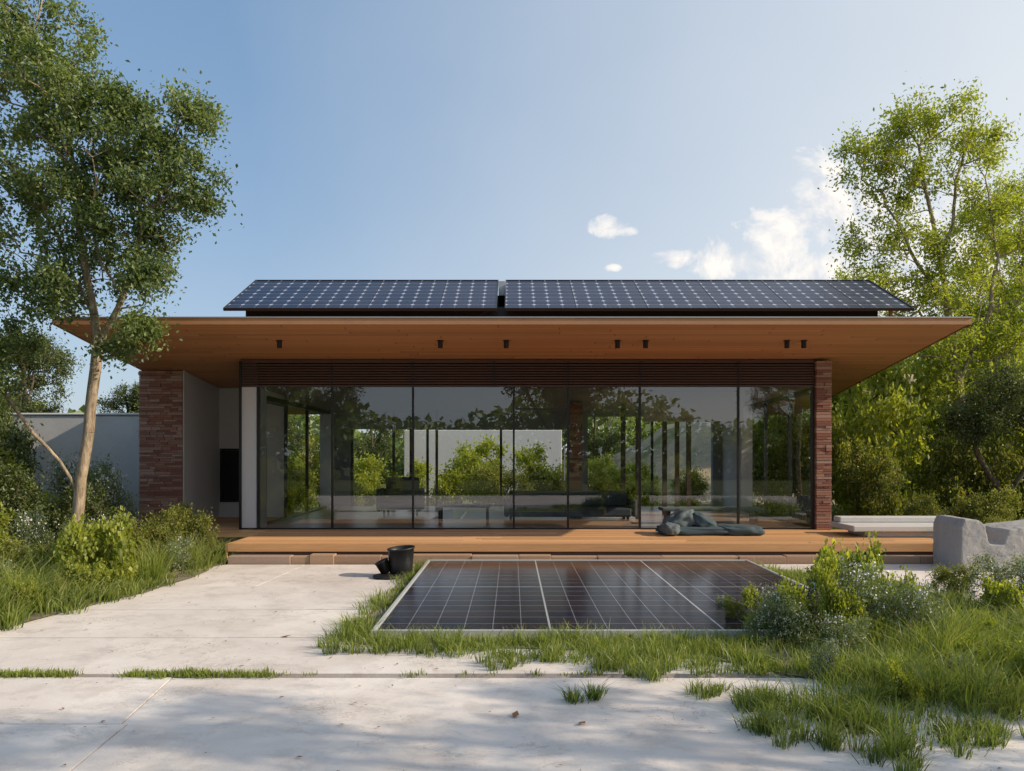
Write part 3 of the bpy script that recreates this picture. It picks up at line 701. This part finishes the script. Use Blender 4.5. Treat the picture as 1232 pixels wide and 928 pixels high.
sh5 = shrubmesh('shrub_e', 55, 3000, .11, [M['barkd'], M['leafB']], 60, width=.75, hz=1.0, spread=.09)
R = random.Random(9)
def S(name, me, x, y, s, h=None):
    place(name, me, (x, y, -.02), R.uniform(0, 6.28), (s, s, h or s))
# left bed
S('leafy_plant', sh5, -4.75, 9.5, .46, .80); S('leafy_plant', sh5, -5.0, 10.0, .42, .72); S('leafy_plant', sh5, -5.9, 8.2, .3, .45); S('leafy_plant', sh5, -4.55, 8.9, .24, .4)
S('shrub', sh1, -5.9, 9.4, .45, .42); S('shrub', sh2, -6.6, 10.3, .6, .6); S('shrub', sh4, -7.3, 11.6, .9, .95); S('shrub', sh1, -8.6, 12.6, 1.1, 1.3)
S('shrub', sh1, -5.1, 11.4, .5, .5); S('shrub', sh1, -5.3, 8.4, .32, .3); S('shrub', sh4, -6.2, 12.2, .6, .75); S('flowering_shrub', sh3, -7.0, 13.9, .7, 1.15)
S('shrub', sh2, -7.7, 13.2, .7, .9); S('shrub', sh1, -4.75, 12.2, .42, .55); S('shrub', sh4, -9.8, 14.6, 1.2, 1.5); S('shrub', sh1, -6.3, 8.7, .4, .4)
S('flowering_shrub', sh3, -8.4, 16.2, .9, 1.3); S('shrub', sh1, -5.3, 12.9, .45, .55); S('shrub', sh4, -10.6, 16.6, 1.0, 1.8); S('shrub', sh1, -5.6, 10.2, .38, .35)
S('flowering_shrub', sh3, -5.75, 11.2, .4, .62); S('flowering_shrub', sh3, -5.5, 8.9, .26, .34); S('flowering_shrub', sh3, -6.5, 11.0, .45, .7); S('flowering_shrub', sh3, -4.35, 10.9, .28, .4)
for i in range(12):
    S('wild_plant', R.choice([sh5, sh3, sh1, sh2]), R.uniform(-7, -4.5), R.uniform(7.2, 11), R.uniform(.12, .22), R.uniform(.2, .4))
# right foreground
S('flowering_shrub', sh3, 2.75, 6.95, .50, .60); S('flowering_shrub', sh3, 2.2, 6.7, .30, .40); S('leafy_plant', sh5, 2.95, 7.3, .34, .74); S('flowering_shrub', sh3, 3.15, 6.7, .34, .48)
S('leafy_plant', sh5, 2.35, 6.95, .24, .46); S('flowering_shrub', sh3, 2.55, 6.35, .26, .3); S('leafy_plant', sh5, 3.3, 7.1, .24, .5); S('wild_plant', sh2, 2.6, 6.6, .2, .5)
S('flowering_shrub', sh3, 5.0, 8.3, .5, .5); S('flowering_shrub', sh3, 5.4, 7.8, .45, .5); S('shrub', sh1, 4.75, 8.9, .3, .28); S('leafy_plant', sh5, 4.5, 7.6, .24, .4)
for i in range(24):
    x = R.uniform(1.9, 5.2); y = R.uniform(4.9, 8.2)
    S('wild_plant', R.choice([sh5, sh3, sh1, sh2]), x, y, R.uniform(.10, .19), R.uniform(.14, .32))
# right midground
for (x, y, s, h, m_) in ((7.0, 16.4, .8, 1.3, sh1), (7.9, 17.6, 1.1, 1.9, sh2), (6.7, 18.6, 1.0, 1.7, sh1), (9.4, 16.8, 1.1, 1.7, sh1), (10.8, 17.4, 1.4, 2.2, sh2), (8.6, 20, 1.6, 2.6, sh2), (11.5, 21, 1.8, 3.2, sh2), (6.9, 22, 1.3, 2.2, sh1),
                       (8.0, 14.0, .6, .7, sh1), (9.3, 13.4, .7, .7, sh2), (7.4, 15.0, .5, .6, sh1), (13, 17.5, 1.2, 1.6, sh1), (10.2, 14.8, .8, 1.0, sh2), (7.8, 13.3, .4, .4, sh1), (9.5, 23, 1.8, 3.6, sh2), (14, 24, 2, 3.4, sh1), (7.9, 25, 1.6, 3.4, sh2)):
    S('shrub', m_, x, y, s, h)
# garden behind house, seen through the glazing
for (x, y, s, h, m_) in ((-4.2, 23.6, .9, 1.0, sh2), (-2.9, 23.2, .8, .9, sh2), (-1.6, 23.9, 1.0, 1.1, sh2), (-.3, 23.3, .9, .9, sh1), (1.0, 24, 1.0, 1.2, sh2), (2.3, 23.2, .8, .8, sh1), (3.6, 23.9, 1.0, .9, sh2), (5, 23.5, .8, .8, sh1), (-.9, 25.5, 1.2, 1.35, sh2), (-5.5, 24.5, 1.2, 1.5, sh1),
                       (4.2, 27, .8, .8, sh1), (3.0, 25.5, .7, 1.0, sh2), (-5.4, 19.0, .5, .7, sh2), (-5.6, 20.6, .7, 1.1, sh1), (-6.2, 22.6, .9, 1.4, sh2)):
    S('shrub', m_, x, y, s, h)
for (x, y, s, h, m_) in ((-7, -3.5, .9, .9, sh1), (-5, -4.5, 1, .9, sh2), (-9.5, -3, 1, 1.1, sh1), (0, -6, 1.1, .9, sh1), (4, -6, 1.1, .9, sh1), (7, -5, 1.1, 1, sh2), (-2.5, -6, 1, .9, sh1)):
    S('shrub', m_, x, y, s, h)

rng = np.random.default_rng(77); n = 70000
X = rng.uniform(-75, 75, n); Yd = rng.uniform(44, 56, n)
hgt = 3.4 + 1.2 * np.sin(X * .31 + 1) + .9 * np.sin(X * .83 + Yd * .5) + .6 * np.sin(X * 1.9 + Yd) + np.where(X > 12, 3.2, 0) + np.clip((Yd - 44) * .1, 0, 1)
Z = hgt * rng.random(n) ** .6
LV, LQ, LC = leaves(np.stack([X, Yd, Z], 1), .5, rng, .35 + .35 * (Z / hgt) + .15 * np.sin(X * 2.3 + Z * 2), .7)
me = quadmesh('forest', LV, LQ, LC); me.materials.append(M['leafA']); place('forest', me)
n = 36000
X = rng.uniform(-60, 60, n); Yd = rng.uniform(-34, -24, n); hgt = 4.2 + 1.4 * np.sin(X * .3) + np.sin(X * .9 + Yd); Z = hgt * rng.random(n) ** .6
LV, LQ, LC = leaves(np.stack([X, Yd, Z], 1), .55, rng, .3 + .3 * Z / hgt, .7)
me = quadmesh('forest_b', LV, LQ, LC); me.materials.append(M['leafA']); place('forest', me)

# ------------------------------------------------------------------ grass
def inpoly(P, poly):
    x, y = P[:, 0], P[:, 1]; ins = np.zeros(len(P), bool); n_ = len(poly); j = n_ - 1
    for i in range(n_):
        xi, yi = poly[i]; xj, yj = poly[j]
        c = ((yi > y) != (yj > y)) & (x < (xj - xi) * (y - yi) / (yj - yi + 1e-12) + xi); ins ^= c; j = i
    return ins
def blades(P, h, rng, lean=.35, w=.004, dirs=None, tone=.45):
    n = len(P); a = rng.uniform(0, 2 * np.pi, n); wd = np.stack([np.cos(a), np.sin(a), np.zeros(n)], 1) * (w * rng.uniform(.6, 1.4, n))[:, None]
    b = rng.uniform(0, 2 * np.pi, n); d = np.stack([np.cos(b), np.sin(b), np.zeros(n)], 1) * .6
    if dirs is not None: d = d * .5 + dirs
    L = (lean * rng.uniform(.2, 1.4, n) * h)[:, None]
    up = np.array([0, 0, 1.]) * h[:, None]
    m1 = P + up * .55 + d * L * .35; tp = P + up * .92 + d * L * 1.3
    V = np.stack([P - wd, P + wd, m1 + wd * .8, m1 - wd * .8, tp + wd * .12, tp - wd * .12], 1).reshape(-1, 3)
    k = (np.arange(n) * 6)[:, None]; Q = np.concatenate([k + [0, 1, 2, 3], k + [3, 2, 4, 5]], 1).reshape(-1, 4)
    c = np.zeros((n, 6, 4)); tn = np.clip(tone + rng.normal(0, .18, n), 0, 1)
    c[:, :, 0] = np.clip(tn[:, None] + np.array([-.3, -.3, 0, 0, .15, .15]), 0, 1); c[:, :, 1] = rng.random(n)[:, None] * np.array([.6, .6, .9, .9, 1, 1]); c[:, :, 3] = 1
    return V, Q, c.reshape(-1, 4)
def clumps(C, hc, nb, rng, rad=.07, lean=.5, w=.004, tone=.45):
    n = len(C); idx = np.repeat(np.arange(n), nb); m_ = len(idx)
    off = rng.normal(0, 1, (m_, 2)) * rad * (.6 + hc[idx] * 2)[:, None]
    P = np.zeros((m_, 3)); P[:, :2] = C[idx] + off; P[:, 2] = .0
    d = np.zeros((m_, 3)); d[:, :2] = off / (rad * 1.2)
    h = hc[idx] * rng.uniform(.45, 1.15, m_)
    tone_c = (tone + rng.normal(0, .16, n))[idx]
    return blades(P, h, rng, lean, w, d * .6, tone_c)
def area_grass(poly, nclump, nb, hfn, seed, excl=None, dens=None, **kw):
    rng = np.random.default_rng(seed); P = np.array(poly); mn, mx = P.min(0), P.max(0)
    C = rng.uniform(mn, mx, (nclump * 5, 2)); C = C[inpoly(C + rng.normal(0, .07, C.shape), poly)]
    if excl is not None: C = C[~((C[:, 0] > excl[0]) & (C[:, 0] < excl[1]) & (C[:, 1] > excl[2]) & (C[:, 1] < excl[3]))]
    if dens is not None: C = C[rng.random(len(C)) < dens(C)]
    C = C[:nclump]; hc = hfn(C, rng)
    V, Q, c = clumps(C, hc, nb, rng, **kw)
    me = quadmesh('grass', V, Q, c); me.materials.append(M['grass']); return place('grass', me)
def patch(C): return .5 + .5 * np.sin(C[:, 0] * 3.1 + 1.3 * np.sin(C[:, 1] * 2.3)) * np.sin(C[:, 1] * 3.7 + 1.1 * np.sin(C[:, 0] * 2.9))
def hr(C, rng):
    x, y = C[:, 0], C[:, 1]
    base = .07 + .05 * patch(C) + .12 * np.clip((x - 1.6) / 1.5, 0, 1) * ((y < 8) & (y > 5)) * (.4 + patch(C))
    return np.clip(base, .04, .36) * rng.uniform(.5, 1.5, len(C))
def dr(C):
    x, y = C[:, 0], C[:, 1]
    d = np.clip(.15 + 1.1 * patch(C), .10, 1)
    edge = (y < 5.5 + .3 * (x < 2))
    return np.where(edge, np.clip((patch(C) - .46) * 2.2, .0, 1), d)
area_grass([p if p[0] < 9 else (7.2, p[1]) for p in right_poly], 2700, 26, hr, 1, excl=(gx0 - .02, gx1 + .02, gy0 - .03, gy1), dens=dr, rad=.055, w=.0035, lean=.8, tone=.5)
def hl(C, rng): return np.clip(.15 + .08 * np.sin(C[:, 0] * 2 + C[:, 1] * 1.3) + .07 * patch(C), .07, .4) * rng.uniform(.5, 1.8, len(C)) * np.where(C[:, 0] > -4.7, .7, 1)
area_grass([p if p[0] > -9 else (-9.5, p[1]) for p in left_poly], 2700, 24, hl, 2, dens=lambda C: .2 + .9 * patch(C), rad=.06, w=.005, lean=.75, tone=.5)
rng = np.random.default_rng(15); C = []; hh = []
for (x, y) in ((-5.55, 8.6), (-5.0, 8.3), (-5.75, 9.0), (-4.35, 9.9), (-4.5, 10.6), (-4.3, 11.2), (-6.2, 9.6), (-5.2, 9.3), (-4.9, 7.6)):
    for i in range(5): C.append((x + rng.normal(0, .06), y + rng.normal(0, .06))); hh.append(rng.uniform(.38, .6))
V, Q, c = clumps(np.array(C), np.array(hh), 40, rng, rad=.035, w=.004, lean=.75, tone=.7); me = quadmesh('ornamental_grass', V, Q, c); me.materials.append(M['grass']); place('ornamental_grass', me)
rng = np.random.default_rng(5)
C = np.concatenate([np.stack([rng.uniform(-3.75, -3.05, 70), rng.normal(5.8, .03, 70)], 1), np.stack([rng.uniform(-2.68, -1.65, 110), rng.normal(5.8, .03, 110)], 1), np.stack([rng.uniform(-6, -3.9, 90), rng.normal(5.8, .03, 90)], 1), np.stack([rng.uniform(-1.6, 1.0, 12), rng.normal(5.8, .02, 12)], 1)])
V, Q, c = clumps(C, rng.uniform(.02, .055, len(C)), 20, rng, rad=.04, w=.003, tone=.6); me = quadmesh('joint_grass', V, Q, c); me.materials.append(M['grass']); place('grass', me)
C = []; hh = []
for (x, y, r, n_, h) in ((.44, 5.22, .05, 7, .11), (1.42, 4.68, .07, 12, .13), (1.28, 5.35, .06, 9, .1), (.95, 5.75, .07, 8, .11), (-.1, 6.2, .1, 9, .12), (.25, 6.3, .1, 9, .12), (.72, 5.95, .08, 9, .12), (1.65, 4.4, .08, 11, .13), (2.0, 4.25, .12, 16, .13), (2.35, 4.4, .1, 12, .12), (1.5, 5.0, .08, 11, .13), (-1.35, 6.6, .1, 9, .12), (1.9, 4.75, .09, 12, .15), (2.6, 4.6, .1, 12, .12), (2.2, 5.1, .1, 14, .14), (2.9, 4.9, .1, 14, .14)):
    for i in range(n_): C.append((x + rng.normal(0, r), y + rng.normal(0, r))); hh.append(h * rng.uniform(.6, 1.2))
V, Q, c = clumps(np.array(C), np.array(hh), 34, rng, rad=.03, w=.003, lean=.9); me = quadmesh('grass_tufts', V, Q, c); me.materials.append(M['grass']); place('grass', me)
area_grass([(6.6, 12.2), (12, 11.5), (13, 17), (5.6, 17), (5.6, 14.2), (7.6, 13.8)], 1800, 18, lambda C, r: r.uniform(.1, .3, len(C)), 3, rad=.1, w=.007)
# debris on paving
rng = np.random.default_rng(8); n = 260
P = np.stack([rng.uniform(-4.2, 3, n), rng.uniform(3.6, 11, n) , np.full(n, .006)], 1)
s_ = rng.uniform(.006, .024, n) ; s_[:4] = .05; P[0, :2] = (.02, 4.9); P[1, :2] = (.4, 4.75); a = rng.uniform(0, 6.28, n); d = np.stack([np.cos(a), np.sin(a), rng.uniform(0, .3, n)], 1) * s_[:, None]; e = np.stack([-np.sin(a), np.cos(a), np.zeros(n)], 1) * (s_ * .45)[:, None]
V = np.stack([P - d * .9, P + e + [0, 0, .004], P + d, P - e + [0, 0, .002]], 1).reshape(-1, 3); V[:, 2] = np.maximum(V[:, 2], .004)
me = quadmesh('fallen_leaves', V, np.arange(4 * n).reshape(n, 4)); me.materials.append(M['debris']); place('fallen_leaves', me)

# ------------------------------------------------------------------ light, sky
EL, AZ = 28.0, 11.0
sd = Vector((math.cos(math.radians(EL)) * math.cos(math.radians(AZ)), -math.cos(math.radians(EL)) * math.sin(math.radians(AZ)), math.sin(math.radians(EL))))
L = bpy.data.lights.new('sun', 'SUN'); L.energy = 5.0; L.angle = math.radians(.5); L.color = (1, .85, .65)
lo = bpy.data.objects.new('sun', L); COL.objects.link(lo); lo.rotation_euler = sd.to_track_quat('Z', 'Y').to_euler()
w = bpy.data.worlds.new('World'); scene.world = w; w.use_nodes = True; w.node_tree.nodes.clear(); t = NT(w.node_tree)
out = t.n('ShaderNodeOutputWorld'); bg = t.n('ShaderNodeBackground'); bg.inputs[1].default_value = .15
sky = t.n('ShaderNodeTexSky'); sky.sky_type = 'NISHITA'; sky.sun_disc = False; sky.sun_elevation = math.radians(EL); sky.sun_rotation = math.radians(90 + AZ)
sky.air_density = 1.0; sky.dust_density = 1.5; sky.ozone_density = 2.0
tc = t.n('ShaderNodeTexCoord'); sep = t.n('ShaderNodeSeparateXYZ'); t.l(tc.outputs['Generated'], sep.inputs[0])
yy = t.math('MAXIMUM', sep.outputs[1], .05)
u = t.math('DIVIDE', sep.outputs[0], yy); v = t.math('DIVIDE', sep.outputs[2], yy)
cmb = t.n('ShaderNodeCombineXYZ'); t.l(u, cmb.inputs[0]); t.l(v, cmb.inputs[1])
uvv = cmb.outputs[0]
nz = tex_noise(t, uvv, 15, 12, .62, .4); nbig = tex_noise(t, uvv, 5, 4, .5)
offn = t.n('ShaderNodeVectorMath', operation='ADD'); t.l(uvv, offn.inputs[0]); offn.inputs[1].default_value = (.010, .013, 0)
nz2 = tex_noise(t, offn.outputs[0], 15, 12, .62, .4)
blobs = [(.385, .290, .068, .066), (.325, .265, .052, .050), (.43, .270, .085, .075), (.36, .225, .11, .035), (.48, .24, .09, .07), (.195, .236, .050, .015), (.26, .232, .065, .024), (.118, .274, .026, .014), (.135, .268, .024, .008), (.54, .25, .09, .08), (.125, .225, .012, .006)]
best = None
for cx, cy, rx, ry in blobs:
    a = t.math('DIVIDE', t.math('SUBTRACT', u, cx), rx); b = t.math('DIVIDE', t.math('SUBTRACT', v, cy), ry)
    d = t.math('SQRT', t.math('ADD', t.math('MULTIPLY', a, a), t.math('MULTIPLY', b, b)))
    f = t.math('SUBTRACT', 1.0, d); best = f if best is None else t.math('MAXIMUM', best, f)
f = t.math('ADD', best, t.math('MULTIPLY', t.math('SUBTRACT', nz, .51), 3.0))
mask = t.ramp(f, [(0.0, 0.0), (.28, .62), (.8, 1.0)])
front = t.math('GREATER_THAN', sep.outputs[1], .05)
mask = t.math('MULTIPLY', mask, front)
shade = t.math('ADD', .58, t.math('MULTIPLY', t.math('SUBTRACT', nz, nz2), 4.5), clamp=True)
cc = t.mix(shade, (4.7, 5.0, 5.5), (7.3, 6.9, 6.4))
base = t.mix(.55, sky.outputs[0], (1.55, 2.75, 4.4))
veil = t.math('MULTIPLY', t.math('ADD', t.math('MULTIPLY', t.math('ADD', sep.outputs[0], .22), .95), t.math('MULTIPLY', nbig, .12)), 1.0, clamp=True)
low = t.math('MULTIPLY', t.math('POWER', t.math('SUBTRACT', 1.0, t.math('MAXIMUM', sep.outputs[2], 0.0)), 5.0), .42)
veil = t.math('ADD', veil, low, clamp=True)
base = t.mix(veil, base, (5.9, 6.1, 6.2))
t.l(t.mix(mask, base, cc), bg.inputs[0]); t.l(bg.outputs[0], out.inputs[0])

# ------------------------------------------------------------------ camera
cam = bpy.data.cameras.new('camera'); co = bpy.data.objects.new('camera', cam); COL.objects.link(co)
co.location = (0, 0, 1.54); co.rotation_euler = (math.radians(90), 0, 0)
cam.sensor_width = 36; cam.lens = 1000 / 1232 * 36; cam.shift_y = 83 / 1232; cam.clip_end = 5000
scene.camera = co
scene.view_settings.view_transform = 'Standard'; scene.view_settings.look = 'None'; scene.view_settings.exposure = 0
